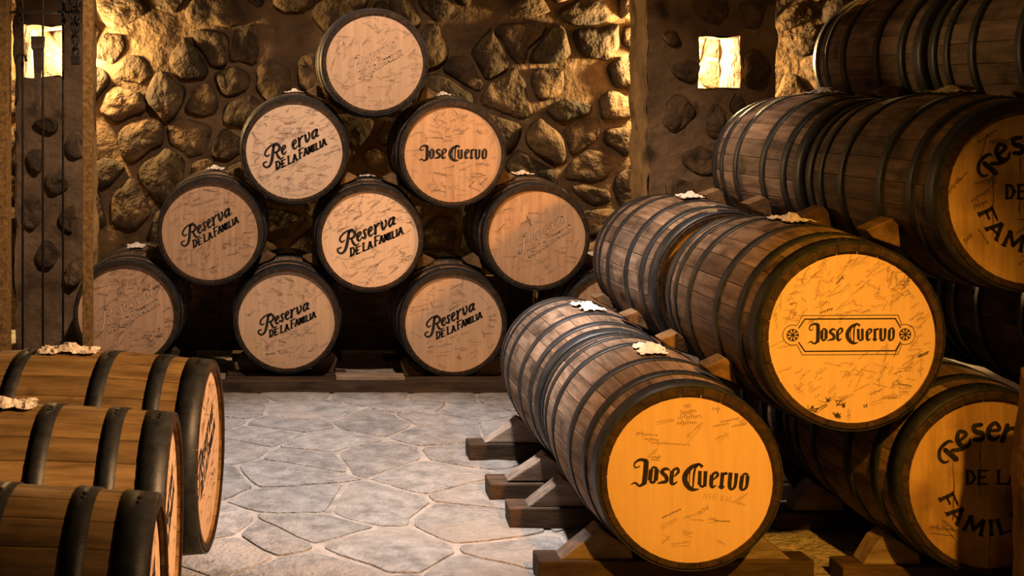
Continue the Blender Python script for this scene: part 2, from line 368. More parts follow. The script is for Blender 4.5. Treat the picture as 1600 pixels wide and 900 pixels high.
CAPS = {'A': [[(0,0),(.5,1),(1,0)],[(.2,.33),(.8,.33)]], 'D': [[(.08,0),(.08,1),(.55,.95),(.95,.5),(.55,.05),(.08,0)]],
 'E': [[(1,1),(.1,1),(.1,0),(1,0)],[(.1,.52),(.8,.52)]], 'F': [[(.1,0),(.1,1),(1,1)],[(.1,.52),(.8,.52)]], 'L': [[(.1,1),(.1,0),(1,0)]],
 'M': [[(0,0),(.12,1),(.5,.2),(.88,1),(1,0)]], 'I': [[(.5,0),(.5,1)]], 'C': [[(.95,.85),(.5,1),(.05,.6),(.05,.35),(.5,0),(.95,.15)]],
 'P': [[(.1,0),(.1,1),(.8,.95),(.85,.55),(.1,.48)]], 'O': [[(.5,1),(.05,.6),(.1,.15),(.5,0),(.92,.3),(.9,.8),(.5,1)]],
 'S': [[(.9,.9),(.4,1),(.08,.75),(.85,.3),(.55,0),(.05,.1)]], 'U': [[(.05,1),(.1,.2),(.5,0),(.9,.2),(.95,1)]], 'N': [[(0,0),(.05,1),(.9,0),(1,1)]],
 'B': [[(.1,0),(.1,1),(.8,.85),(.2,.5),(.9,.25),(.1,0)]], 'J': [[(.9,1),(.85,.15),(.4,0),(.05,.2)]], '6': [[(.8,1),(.15,.6),(.1,.15),(.6,0),(.85,.3),(.5,.5),(.12,.35)]],
 '0': [[(.5,1),(.1,.5),(.5,0),(.9,.5),(.5,1)]], '1': [[(.4,.8),(.6,1),(.6,0)]], '2': [[(.1,.8),(.5,1),(.85,.7),(.1,0),(.9,0)]], 'T': [[(0,1),(1,1)],[(.5,1),(.5,0)]],
 'R': [[(.1,0),(.1,1),(.8,.95),(.85,.6),(.15,.5),(.95,0)]], 'V': [[(0,1),(.5,0),(1,1)]], 'X': [[(0,0),(1,1)],[(0,1),(1,0)]]}
LOW = {'e': [[(.15,.5,.8),(.9,.62,1),(.55,1,1),(.1,.6,1.3),(.2,.12,1.3),(.6,0,1),(.95,.25,.5)]], 's': [[(.85,.9,1),(.3,.92,1.2),(.3,.6,1.3),(.8,.35,1.3),(.6,.03,1.2),(.1,.12,1)]],
 'r': [[(.2,1,1.2),(.25,0,1.4)],[(.25,.6,.8),(.6,.95,1),(.95,.9,1.2)]], 'v': [[(.05,1,1.3),(.45,0,1.2),(.9,.7,1),(.85,1,1.1)]],
 'a': [[(.8,1,1),(.3,.9,1.2),(.1,.4,1.3),(.35,0,1.1),(.8,.4,.9)],[(.85,1,1.3),(.8,.1,1.2),(1,.05,.5)]]}
def wide_caps(ink, ch, x0, y0, w_, h, sw, shear=0, y=-.0007, serif=True):
    """capital in the box x0..x0+w; y up; baseline rises by shear"""
    f = lambda a, b: (x0+a*w_, y0+b*h+shear*a*w_)
    for s in CAPS[ch]:
        for a, b in zip(s[:-1], s[1:]):
            A, B = f(*a), f(*b); vert = abs(B[1]-A[1]-shear*(B[0]-A[0])) > abs(B[0]-A[0])*.8
            t = sw*(1 if vert else .62)
            l = math.dist(A, B) or 1; ex = (B[0]-A[0])/l*t*.3, (B[1]-A[1])/l*t*.3
            ink.stroke([(A[0]-ex[0], A[1]-ex[1], t), (B[0]+ex[0], B[1]+ex[1], t)], y, False)
        if serif and ch in 'AFILMDE':
            for a in {p for p in s if p[1] in (0, 1)}:
                A = f(*a); ink.stroke([(A[0]-sw*.75, A[1]-shear*sw*.75, sw*.35), (A[0]+sw*.75, A[1]+shear*sw*.75, sw*.35)], y, False)
def img_to(cx, cy, R_, rot=0, k=1.0):
    """traced image px -> head metres (head radius R_ px = .27 m)"""
    g = .27/R_*k; c, s = math.cos(rot), math.sin(rot)
    def f(x, y): u, v = (x-cx)*g, -(y-cy)*g; return u*c-v*s, u*s+v*c
    return f, g
def wordmark_jc(ink, dx=0, dy=0, rot=0, k=1.0, y=-.0007, dw=0):
    f, g = img_to(777, 347, 1017, rot, k)
    for s in JC: ink.stroke([(f(a, b)[0]+dx, f(a, b)[1]+dy, max(w_+dw, 3)*g) for a, b, w_ in cat(s, 3)], y, False)
def wordmark_res(ink, dx=0, dy=0, rot=0, k=1.0, y=-.0007, dw=0, skip=()):
    f, g = img_to(652, 506, 855, rot, k)
    for i, s in enumerate(RES):
        if i in skip: continue
        ink.stroke([(f(a, b)[0]+dx, f(a, b)[1]+dy, max(w_+dw, 3)*g) for a, b, w_ in cat(s, 4)], y)
    t = Ink()
    for ch, a, b, base, h in (('D',315,392,815,140),('E',415,470,778,115),('L',532,605,728,140),('A',622,688,690,112),('F',738,808,640,160),('A',822,888,592,115),
                           ('M',905,975,556,112),('I',985,1020,520,112),('L',1040,1090,500,112),('I',1100,1140,472,112),('A',1152,1222,446,112)):
        wide_caps(t, ch, a, -base, b-a, h, 30+dw*.9, .40, y, True)
    ink.mb.add([(f(v[0], -v[2])[0]+dx, v[1], f(v[0], -v[2])[1]+dy) for v in t.mb.v], t.mb.f)
def arched(ink, R_=.27):
    def place(sub, ang, rad, bottom=False):
        a = -math.radians(ang) if not bottom else math.radians(ang)
        c, s = math.cos(a), math.sin(a)
        for i, (u, y, v) in enumerate(sub.mb.v):
            v2 = v+rad*R_ if not bottom else v-rad*R_
            sub.mb.v[i] = (u*c-v2*s, y, u*s+v2*c)
        ink.mb.add(sub.mb.v, sub.mb.f)
    t = Ink()                                            # stencilled capital R with a curl
    for s in ([(.012,.052,.012),(-.012,.054,.012),(-.034,.040,.012),(-.038,.020,.010),(-.026,.010,.006)], [(-.004,.040,.016),(-.006,-.006,.018)],
              [(.008,.022,.010),(.020,.008,.013),(.034,-.004,.014)], [(.012,.052,.012),(.026,.046,.010),(.030,.036,.006)]):
        t.stroke(cat(s, 3))
    place(t, -53, .50)
    for ch, ang in (('e',-32),('s',-13),('e',5),('r',22),('v',38),('a',54)):
        t = Ink()
        for s in LOW[ch]: t.stroke(cat([((a-.5)*.044, (b)*.052, w_*.0125) for a, b, w_ in s], 4))
        place(t, ang, .50)
    for ch, ang, w_ in (('F',-66,.036),('A',-46,.046),('M',-19,.056),('I',2,.01),('L',18,.034),('I',35,.01),('A',53,.046)):
        t = Ink(); wide_caps(t, ch, -w_/2, 0, w_, .046, .0125); place(t, ang, .62, True)
    for ch, x in (('D',-.073),('E',-.036),('L',.026),('A',.062)): wide_caps(ink, ch, x, -.006, .028, .042, .0095)
def caps_line(ink, text, x, y, h, sw, rot=0):
    t = Ink(); cx = 0
    for ch in text:
        if ch in CAPS:
            for s in CAPS[ch]: t.stroke([(cx+a*h*.62, b*h+rnd.uniform(-.04, .04)*h, sw) for a, b in s], -.0005, False)
        cx += h*.86
    c, s = math.cos(rot), math.sin(rot)
    ink.mb.add([(x+u*c-v*s, yy, y+u*s+v*c) for u, yy, v in t.mb.v], t.mb.f)
def sig_points(u, v, L_, h, rot, R, sw):
    """one looping cursive line centred on u, v"""
    c, s = math.cos(rot), math.sin(rot); pts = []; k = int(L_/.0013)+5; ph = R.uniform(0, 6); amp = .6; loop = R.uniform(.0010, .0024)
    for i in range(k):
        if i % 5 == 0: amp = R.uniform(.25, .6)*(2.0 if R.random() < .12 else 1)*(0 if R.random() < .08 else 1)
        a = i*1.05+ph
        x = L_*(i/(k-1)-.5)+loop*math.sin(a); z = h*amp*math.cos(a)+h*.12*math.sin(i*.31+ph)
        U, V_ = u+x*c-z*s, v+x*s+z*c
        if math.hypot(U, V_) > .262: break
        pts.append((U, V_, sw*R.uniform(.75, 1.2)))
    return pts
def sigs(ink, spec, R, sw=.0016):
    for u, v, L_, h, deg in spec:
        p = sig_points(u, v, L_, h, math.radians(deg), R, sw)
        if len(p) > 3: ink.stroke(p, -.0004, False)
def scribbles(ink, n, R, sw=.0014, rmax=.25, avoid=True, slant=.25, size=1.0):
    """short wavy pen signatures scattered over the head"""
    made = 0; tries = 0
    while made < n and tries < n*6:
        tries += 1
        r = rmax*math.sqrt(R.random()); a = R.uniform(0, 2*PI); u, v = r*math.cos(a), r*math.sin(a)
        if avoid and abs(u) < .20 and abs(v-u*.25) < .062: continue
        rot = slant+R.gauss(0, .45) if R.random() < .8 else R.uniform(-1.5, 1.5)
        L_ = R.uniform(.02, .07)*size; h = R.uniform(.004, .011)*size
        pts = sig_points(u, v, L_, h, rot, R, sw); c, s = math.cos(rot), math.sin(rot)
        if len(pts) > 3: ink.stroke(pts, -.0004, False); made += 1
        if R.random() < .25 and len(pts) > 3:               # underline flourish
            ink.stroke([(pts[0][0]+.004*s, pts[0][1]-h*1.1, sw), (pts[-1][0]+.004*s, pts[-1][1]-h*1.1, sw)], -.0004, False)

# ---------------------------------------------------------------- barrels
LB, RB, RC, RECESS, NS = .91, .316, .290, .018, 26
def prof(s, R_=RB): return R_-(R_-RC)*abs(2*s/LB-1)**2.0
def make_stave(mat, width, seed):
    R = random.Random(seed); half = PI/NS*width-.0026
    st_ = [0, .008, .05, .16, .30, .455, .61, .75, .86, .902, .91]; vs = []
    for s in st_:
        r = prof(s)-(.006 if s in (0, .91) else 0); b = R.uniform(-.0008, .0008)
        ri = r-(.018 if s < .03 or s > LB-.03 else .026)
        for a, q in ((-half, r-.0012), (-half*.93, r+b), (0, r+b), (half*.93, r+b), (half, r-.0012), (half, ri), (0, ri), (-half, ri)):
            vs.append((q*math.sin(a), s-LB/2, q*math.cos(a)))
    fs = []; n = 8; m = len(st_)
    for i in range(m-1): fs += [(i*n+k, i*n+(k+1) % n, (i+1)*n+(k+1) % n, (i+1)*n+k) for k in range(n)]
    fs += [tuple(range(n-1, -1, -1)), tuple((m-1)*n+k for k in range(n))]
    me = mesh('stave', vs, fs, mat); me.materials.append(M['chime'])
    for p in me.polygons:
        ys = [abs(me.vertices[v].co.y) for v in p.vertices]
        if min(ys) > LB/2-.009: p.material_index = 1
    return me
def make_hoop(s0, s1):
    n = 56; vs = []; fs = []
    for k in range(n):
        a = 2*PI*k/n
        for s, d in ((s0, -.001), (s0, .0034), (s1, .0034), (s1, -.001)):
            r = prof(s)+d; vs.append((r*math.sin(a), s-LB/2, r*math.cos(a)))
    for k in range(n):
        j = (k+1) % n
        fs += [(k*4+i, k*4+i+1, j*4+i+1, j*4+i) for i in range(3)]
    m = mesh('hoop', vs, fs, M['hoop']); 
    m.polygons.foreach_set('use_smooth', [i % 3 == 1 for i in range(len(m.polygons))]); return m
HOOPS = [make_hoop(.003, .072), make_hoop(.124, .170), make_hoop(.296, .344)]
rv = MB(); rv.tube([(0, 0, -.002), (0, 0, .003), (0, 0, .005)], [.006, .006, .003], 8); RIVET = rv.build('rivet', M['hoop'])
STAVES = {k: [make_stave(M[k], w_, i) for i, w_ in enumerate((1, 1, 1))] for k in ('stave', 'stave_gold')}
def make_head(mat):
    mb = MB(); n = 64; r = .2755
    vs = [(0, 0, 0)]+[(r*k*math.cos(2*PI*i/n), 0, r*k*math.sin(2*PI*i/n)) for k in (.5, 1) for i in range(n)]+[(r*math.cos(2*PI*i/n), .02, r*math.sin(2*PI*i/n)) for i in range(n)]
    fs = [(0, 1+i, 1+(i+1) % n) for i in range(n)]
    for q in (0, 1): fs += [(1+q*n+i, 1+(q+1)*n+i, 1+(q+1)*n+(i+1) % n, 1+q*n+(i+1) % n) for i in range(n)]
    fs += [tuple(1+2*n+i for i in range(n))]
    return mesh('head', vs, fs, mat)
HEADS = {k: make_head(M[k]) for k in ('head', 'head_old', 'head_tan', 'head_mid')}
def make_seal(seed, lx=.10, ly=.19):
    R = random.Random(seed); nx, ny = 10, 20; vs = []; fs = []
    for j in range(ny+1):
        for i in range(nx+1):
            u, v = i/nx-.5, j/ny-.5
            x = u*lx+R.uniform(-.002, .002)+.012*mn.noise(Vector((v*7, seed, 0))); y = v*ly+R.uniform(-.003, .003)
            z = math.sqrt(RB**2-x*x)-RB
            lump = math.exp(-((u*1.5)**2+(v*1.9)**2)*9)
            z += .007+.022*lump+.012*abs(mn.noise(Vector((u*5+seed, v*7, 1))))+.006*mn.noise(Vector((u*14+seed, v*14, 4)))
            vs.append((x, y, z))
    for j in range(ny):
        for i in range(nx):
            u, v = (i+.5)/nx-.5, (j+.5)/ny-.5
            e = max(abs(u), abs(v))*2+.10*mn.noise(Vector((u*6+seed*3, v*6, 7)))
            w2 = .40+.20*mn.noise(Vector((v*6, seed*1.7, 3)))
            if e > .99 or (abs(v) < .09 and abs(u) > w2): continue
            a = j*(nx+1)+i; fs.append((a, a+1, a+nx+2, a+nx+1))
    m = mesh('paper_seal', vs, fs, M['paper']); return m
SEALS = [make_seal(i+1) for i in range(4)]
barrels = []
def barrel(name, hx, hy, hz, rz, label, group, deco=None, wood='stave', headmat='head', seal=0, rivets=False):
    """hx,hy,hz: centre of the front head; rz turns the axis (0 = head faces the camera)"""
    ax = Vector((-math.sin(rz), math.cos(rz), 0))
    c = Vector((hx, hy, hz))+ax*(LB/2-RECESS)
    t = thing(name, (c.x, c.y, hz-RB), rz, label, 'barrel', group)
    roll = rnd.uniform(0, 2*PI/NS); k = rnd.choice((0, 1, 2))
    for i in range(NS):
        put('stave', STAVES[wood][(i*7+k) % 3], t, (0, 0, RB), (0, roll+2*PI*i/NS, 0))
    for m in HOOPS:
        for end in (0, PI):
            ho = put('hoop', m, t, (0, 0, RB), (0, 0, end))
            if rivets:
                s = {0: .035, 1: .148, 2: .321}[HOOPS.index(m)]
                for a in (-.10, -.02):
                    r = prof(s)+.003; put('rivet', RIVET, ho, (r*math.sin(a), s-LB/2, r*math.cos(a)), (0, a, 0))
    hd = put('head', HEADS[headmat], t, (0, -LB/2+RECESS, RB))
    put('head', HEADS['head_old'], t, (0, LB/2-RECESS, RB), (0, 0, PI))
    if seal is not None: put('paper_seal', SEALS[seal % 4], t, (0, 0, 2*RB), (0, 0, PI*(seal // 4 % 2)+rnd.uniform(-.15, .15)))
    if deco: deco(hd)
    barrels.append((t, hx, hz, c)); return t

def d_res(rot=0, old=False, n=60, seed=1, dx=0, dy=0, k=1.0, extra=None, skip=(), dark=8):
    def f(h):
        ink = Ink(); wordmark_res(ink, dx, dy, rot, k, dw=9 if not old else 8, skip=skip)
        ink.done('lettering', M['ink_old' if old else 'ink'], h)
        if old:
            fi = Ink(); wordmark_res(fi, dx, dy, rot, k, y=-.0012, dw=-10); fi.done('lettering_fill', M['head_fill'], h)
        if skip:
            fi = Ink(); f2, g = img_to(652, 506, 855, rot, k)
            for i in skip: fi.stroke([(f2(a, b)[0]+dx, f2(a, b)[1]+dy, w_*g*.5) for a, b, w_ in cat(RES[i], 4)])
            fi.done('worn_letter', M['paper'], h)
        pen = Ink(); R = random.Random(seed); scribbles(pen, n, R); pen.done('handwriting', M['pen'], h)
        dk = Ink(); scribbles(dk, dark, R, .0019, .23)
        if extra: extra(dk)
        dk.done('signature', M['pen_dark'], h)
    return f
def d_jc(rot=0, n=60, seed=1, dark=8, sw=.0014, k=1.0, extra=None):
    def f(h):
        ink = Ink(); wordmark_jc(ink, rot=rot, k=k, dw=0 if sw < .0013 else 7); ink.done('lettering', M['ink'], h)
        pen = Ink(); R = random.Random(seed); scribbles(pen, n, R, sw); 
        if extra: extra(pen)
        pen.done('handwriting', M['pen'], h)
        dk = Ink(); scribbles(dk, dark, R, .0018, .23); dk.done('signature', M['pen_dark'], h)
    return f
def d_plate(h):
    ink = Ink(); f, g = img_to(446, 430, 393)
    wordmark_jc(ink, dx=.0, dy=.006, rot=math.radians(4.4), k=.735)
    def line(pts, w_): ink.stroke([(*f(a, b), w_*g) for a, b in pts], caps=True)
    def arc(cx, cy, r, a0, a1, n=12): return [(cx+r*math.cos(math.radians(a0+(a1-a0)*i/n)), cy+r*math.sin(math.radians(a0+(a1-a0)*i/n))) for i in range(n+1)]
    for w_, m, r in ((6, 0, 0), (3, 1, 46)):
        t, b, lx, rx = (352, 498, 236, 652) if not m else (336, 514, 224, 664)
        segs = []
        if not m:
            for q in ([(lx, t), (rx, t)], [(lx, b), (rx, b)], [(lx, t), (208, 392)], [(rx, t), (676, 392)], [(lx, b), (208, 458)], [(rx, b), (676, 458)]): line(q, w_)
        else:
            line([(lx, t), (rx, t)], w_); line([(lx, b), (rx, b)], w_)
            line([(lx, t)]+[(200, 380)]+arc(180, 424, r, -65, -295)+[(200, 470), (lx, b)], w_)
            line([(rx, t)]+[(682, 380)]+arc(697, 424, r, -115, 115)+[(682, 470), (rx, b)], w_)
    for cx in (180, 697): u, v = f(cx, 424); ink.disc(u, v, 28*g, n=24)
    ink.done('lettering', M['ink'], h)
    pe = Ink()
    for cx in (180, 697):
        for k in range(8):
            a = k*PI/4+.39; pe.stroke([(*f(cx+8*math.cos(a), 424+8*math.sin(a)), 2*g), (*f(cx+16*math.cos(a), 424+16*math.sin(a)), 7*g), (*f(cx+21*math.cos(a), 424+21*math.sin(a)), 8*g)], -.0012)
    pe.done('rosette', M['head_fill'], h)
    R = random.Random(77); pen = Ink(); scribbles(pen, 190, R, .0011, .25, True, .5, .8)
    line2 = lambda pts: pen.stroke([(*f(a, b), 3*g) for a, b in pts], -.0004, False)
    line2([(655, 142), (712, 140), (715, 198), (657, 200), (655, 142)])
    caps_line(pen, 'J', *f(676, 188), .022, .0018); caps_line(pen, '6', *f(615, 140), .018, .0018)
    pen.done('handwriting', M['pen'], h)
    dk = Ink(); scribbles(dk, 10, R, .0022, .25, True, .3, .7)
    for u, v in ((262, 760), (285, 765), (375, 790), (390, 795), (345, 720), (390, 735), (410, 745)):
        U, V_ = f(u, v); 
        for q in range(4): dk.stroke([(U+R.uniform(-.01, .01), V_+R.uniform(-.008, .012), .0022) for _ in range(5)], -.0004, False)
    dk.done('signature', M['pen_dark'], h)
def d_arch(n, seed, cracks=True, extra=None):
    def f(h):
        ink = Ink(); arched(ink); ink.done('lettering', M['ink'], h)
        R = random.Random(seed); dk = Ink(); scribbles(dk, n, R, .0020, .25, False, .4, 1.2)
        if extra: extra(dk)
        for x, a, b in ((-.115, .10, -.12), (.0, -.13, -.26), (-.03, .12, -.05)) if cracks else ():
            dk.stroke([(x+R.uniform(-.003, .003), a+(b-a)*i/8, R.uniform(.001, .005)) for i in range(9)], -.0005, False)
        dk.done('signature', M['pen_dark'], h)
    return f

# pyramid at the back: x px, y px of each head
YP = 7.2
def pyr(px, py, label, deco, seal, dz=0, dx=0, hm='head'):
    p = at(px, py, YP); return barrel('barrel', p.x+dx, YP, p.z+dz, 0, label, 'barrels of the back pyramid', deco, seal=seal, headmat=hm)
def e_left(d):
    caps_line(d, 'SOCIEMED', -.118, .150, .026, .0016, .10); caps_line(d, 'UMS', -.065, .112, .024, .0016, .05); caps_line(d, '2011', -.05, .088, .016, .0016)
    caps_line(d, 'PMC', -.062, -.082, .024, .0032, .08)
P_ = {}
P_['b1'] = pyr(198, 490, 'back pyramid barrel at bottom left, crowded with handwriting, behind the gate post', d_res(math.radians(6), True, 110, 11, dy=.0, extra=e_left, dark=26), 0, hm='head_tan')
P_['b2'] = pyr(448, 497, 'back pyramid barrel second in the bottom row, brown script lettering on its head', d_res(math.radians(0), False, 70, 12, dy=-.012, k=.88), 1, -.008, hm='head_mid')
P_['b3'] = pyr(708, 507, 'back pyramid barrel third from left in the bottom row with bold black script', d_res(math.radians(2), False, 50, 13, dy=.0, k=.88, dark=12), 2, .008, hm='head_mid')
P_['b4'] = pyr(962, 512, 'back pyramid barrel at bottom right, nearly hidden behind the two right-hand rows', d_res(0, False, 30, 14), 3, .03, hm='head_tan')
P_['m1'] = pyr(330, 365, 'back pyramid barrel at left of the second row, black script on an orange-tan head', d_res(math.radians(6), False, 80, 15, dx=-.006, dy=.008, k=.90, dark=22), 1, .012, -.004, hm='head_tan')
P_['m2'] = pyr(578, 375, 'pale-headed barrel in the middle of the back pyramid with crisp black script', d_res(0, False, 120, 16, k=1), 2, .008)
P_['m3'] = pyr(838, 370, 'back pyramid barrel at right of the second row, faded embossed script and a diagonal shadow', d_res(math.radians(9), True, 50, 17, dx=.04, dy=-.012, k=.90, dark=5), 3, hm='head_tan')
P_['u1'] = pyr(460, 240, 'back pyramid barrel at left of the third row, black script, third letter worn pale', d_res(math.radians(3), False, 150, 18, dy=-.006, k=.98, skip=(5,), dark=14), 0, .018)
P_['u2'] = pyr(707, 240, 'back pyramid barrel at right of the third row, with black blackletter writing', d_jc(math.radians(4.4), 80, 19, 24), 1, hm='head_tan')
P_['t'] = pyr(585, 97, 'topmost barrel of the back pyramid with faded script lettering', d_res(math.radians(5), True, 90, 20, k=.86, dx=.0, dark=4), None, hm='head_mid')
# right-hand stack, two barrels deep
def pair(px, py, s, yaw, names, decos, headmat, group, seals=(0, 1), gap=.02, dz=0, second=True, hy=None):
    Y = hy or F/s; x = (px-PX)*Y/F; z = CH-(py-PY)*Y/F+dz
    r = [barrel('barrel', x, Y, z, -yaw, names[0], group, decos[0], headmat=headmat, seal=seals[0], rivets=True)]
    if second:
        ax = Vector((math.sin(yaw), math.cos(yaw), 0)); p = Vector((x, Y, z))+ax*(LB+gap)
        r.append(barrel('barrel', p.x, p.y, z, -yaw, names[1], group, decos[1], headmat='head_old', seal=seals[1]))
    return r
GR = 'barrels of the right-hand stack'
def e_a(p):
    R = random.Random(3); sigs(p, [(-.008,.225,.02,.012,0), (-.004,.205,.05,.010,8), (0,.190,.075,.011,4), (-.008,.172,.065,.010,2), (-.135,.135,.07,.008,-6), (-.12,.118,.05,.008,-4),
        (-.06,.105,.12,.007,-3), (.085,.215,.025,.011,0), (.13,.18,.06,.008,12), (.10,.165,.05,.007,10), (.16,.165,.05,.007,12), (-.10,.02,.03,.006,0)], R, .0017)
    caps_line(p, 'MSN', .045, -.068, .017, .0013, -.08); caps_line(p, 'BAL', .10, -.076, .017, .0013, -.1)
A = pair(1077, 745.5, 492.6, -.008, ('floor-level barrel at lower centre, bright orange head with large plain blackletter writing', 'floor-level barrel directly behind the bright orange-headed one, pale grey hoops in the light'),
     (d_jc(0, 16, 31, 3, .0012, extra=e_a), None), 'head', GR, (0, 5), .012)
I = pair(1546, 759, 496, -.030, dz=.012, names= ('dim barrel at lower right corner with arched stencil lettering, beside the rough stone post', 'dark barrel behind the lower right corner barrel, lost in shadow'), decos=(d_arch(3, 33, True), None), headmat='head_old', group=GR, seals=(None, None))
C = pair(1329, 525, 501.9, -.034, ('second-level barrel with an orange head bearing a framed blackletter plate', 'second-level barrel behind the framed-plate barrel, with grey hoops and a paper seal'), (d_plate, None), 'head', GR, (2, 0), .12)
C2 = pair(1333.5+510, 528, 501.9, -.034, ('dark second-level barrel at the right edge, right of the framed-plate barrel', 'added second-level rear barrel at the right edge, blocking the lit floor above the lower right ones'), (None, None), 'head_old', GR, (None, None))  # unseen rear barrel added to block the bright floor in the gap
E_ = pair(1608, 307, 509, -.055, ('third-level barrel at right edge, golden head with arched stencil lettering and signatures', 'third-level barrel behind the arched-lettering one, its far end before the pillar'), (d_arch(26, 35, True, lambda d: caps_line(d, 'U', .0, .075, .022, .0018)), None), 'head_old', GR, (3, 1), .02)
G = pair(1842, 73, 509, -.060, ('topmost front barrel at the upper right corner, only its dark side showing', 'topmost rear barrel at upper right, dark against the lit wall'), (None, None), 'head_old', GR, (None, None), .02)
# left-hand row, heads turned to the aisle
def left(px, ztop_px, s, phi, label, deco, z, seal):
    Y = F/s; barrel('barrel', (px-PX)*Y/F, Y, z, PI/2-phi, label, 'barrels of the left-hand row', deco, wood='stave_gold', seal=seal, rivets=True)
left(322, 575, 497, math.radians(5.5), 'farthest barrel of the left row, round head and black hoops closest to the lit floor', d_res(math.radians(4), False, 70, 41), .470, 2)
left(262, 663, 598, math.radians(0.2), 'middle barrel of the left row with a torn paper seal', d_res(math.radians(4), False, 60, 42), .470, 4)
left(233, 805, 763, math.radians(-.8), 'nearest barrel of the left row, in the lower left corner', d_res(math.radians(4), False, 60, 43), .480, None)

# ---------------------------------------------------------------- wedges between stacked barrels
wi = [0]
def wedge(U, W, side, y, depth, label, group):
    """timber wedge driven into the notch between upper barrel U and lower barrel W (x,z centres)"""
    U, W = Vector(U), Vector(W); R_ = RB+.004
    d = (U-W).normalized(); mid = W+d*((U-W).length/2)
    def rot(v, a): return Vector((v.x*math.cos(a)-v.y*math.sin(a), v.x*math.sin(a)+v.y*math.cos(a)))
    a1, a2 = side*math.radians(25), -side*math.radians(21)
    p1 = W+rot(d, a1)*R_; p2 = U+rot(-d, a2)*R_
    pm = mid+(p1+p2-mid*2)*.22
    n = (p1+p2-mid*2).normalized(); p1b = p1+n*.035; p2b = p2+n*.03
    poly = [tuple(pm+(p1-pm)*0), tuple(p1), tuple(p1b), tuple(p2b), tuple(p2)]
    mb = MB(); cx = sum(p[0] for p in poly)/5; cz = min(p[1] for p in poly)
    mb.prism([(x-cx, z-cz) for x, z in poly], -depth/2, depth/2)
    o = bevelled('wooden_wedge', mb, M['wedge'], None, .005, (cx, y, cz)); tag(o, label, 'wedge', group); return o
def xz(k): t = P_[k]; return (t.location.x, t.location.z+RB)
NM = {'m1': 'left second-row', 'm2': 'middle second-row', 'm3': 'right second-row', 'u1': 'left third-row', 'u2': 'right third-row', 't': 'topmost'}
for u, l, r in (('m1','b1','b2'), ('m2','b2','b3'), ('m3','b3','b4'), ('u1','m1','m2'), ('u2','m2','m3'), ('t','u1','u2')):
    wedge(xz(u), xz(l), 1, YP+.22, .08, 'small wooden wedge in the notch at the left foot of the %s pyramid barrel' % NM[u], 'pyramid wedges')
    wedge(xz(u), xz(r), -1, YP+.22, .08, 'small wooden wedge in the notch at the right foot of the %s pyramid barrel' % NM[u], 'pyramid wedges')
def px_(t, y):
    ax = Vector((-math.sin(t.rotation_euler.z), math.cos(t.rotation_euler.z)))
    return (t.location.x+ax.x/ax.y*(y-t.location.y), t.location.z+RB)
RW = [(C[0], A[0], 1, 'left', 'framed-plate barrel'), (C[0], I[0], -1, 'right', 'framed-plate barrel'), (E_[0], C[0], 1, 'left', 'golden arched-lettering barrel'),
      (C[1], A[1], 1, 'left', 'barrel behind the framed-plate one'), (C[1], I[1], -1, 'right', 'barrel behind the framed-plate one'), (E_[1], C[1], 1, 'left', 'third-level rear barrel'),
      (G[0], E_[0], 1, 'left', 'topmost front right barrel'), (G[1], E_[1], 1, 'left', 'topmost rear right barrel'), (E_[0], C2[0], -1, 'right', 'golden arched-lettering barrel')]
for up, lo, sd, w1, nm in RW:
    yc = (up.location.y+lo.location.y)/2
    for dy, w2 in ((-.24, 'front'), (.24, 'rear')):
        wedge(px_(up, yc+dy), px_(lo, yc+dy), sd, yc+dy, .085, 'wooden wedge at the %s %s foot of the %s' % (w2, w1, nm), 'wedges in the right-hand stack')

# ---------------------------------------------------------------- cradles and beams
def cradle(cx, y, z, label, group, half=.45, bd=.12, mat='rack', rz=0, yc=None, chockmat='plank'):
    """beam across the floor with a sloping plank chock each side; z = height of the barrel axis"""
    t = thing('barrel_cradle', (cx, y, 0), rz, label, 'cradle', group)
    r = RB-.004; hb = max(z-r-.003, .03)
    mb = MB(); mb.box((-half, -bd/2, .001), (half, bd/2, hb), .004); bevelled('beam', mb, M[mat], t, .006)
    for s in (-1, 1):
        a0, a1 = math.radians(28), math.radians(50)
        p0 = (s*r*math.sin(a0), z-r*math.cos(a0)); p1 = (s*(r+.012)*math.sin(a1), z-(r+.012)*math.cos(a1))
        base = (s*(half-.07), hb+.001); 
        poly = [(s*r*math.sin(a0)*.93, hb+.001), p0, p1, (p1[0]+s*.035, p1[1]-.03), base]
        mb = MB(); mb.prism(poly, -bd*.36, bd*.36); bevelled('chock', mb, M[chockmat], t, .005)
    return t
def cr_row(t, offs, nm, half=.45, **k):
    for dy, w_ in offs:
        y = t.location.y+dy; x, z = px_(t, y)
        cradle(x, y, z, 'timber cradle under the %s of the %s' % (w_, nm), 'floor cradles', half, **k)
cr_row(A[0], ((-.25, 'front end'), (.30, 'rear end')), 'bright orange-headed floor barrel', .45)
cr_row(A[1], ((-.30, 'front end'), (.27, 'rear end')), 'floor barrel behind the orange-headed one', .47)
cr_row(I[0], ((-.25, 'front end'), (.30, 'rear end')), 'lower right corner barrel', .40)
cr_row(I[1], ((-.27, 'front end'), (.27, 'rear end')), 'shadowed floor barrel at right', .40)
for k, nm in (('b1', 'bottom left pyramid barrel'), ('b2', 'second bottom pyramid barrel'), ('b3', 'third bottom pyramid barrel'), ('b4', 'bottom right pyramid barrel')):
    cr_row(P_[k], ((-.30, 'front end'), (.27, 'rear end')), nm, .33, chockmat='rack')
mb = MB()
mb.box((-1.35, 7.02, .002), (2.25, 7.165, .058))
o = put('base_beam', mb.build('base_beam', M['rack'])); tag(o, 'long dark timber kerb along the foot of the back pyramid', 'beam')
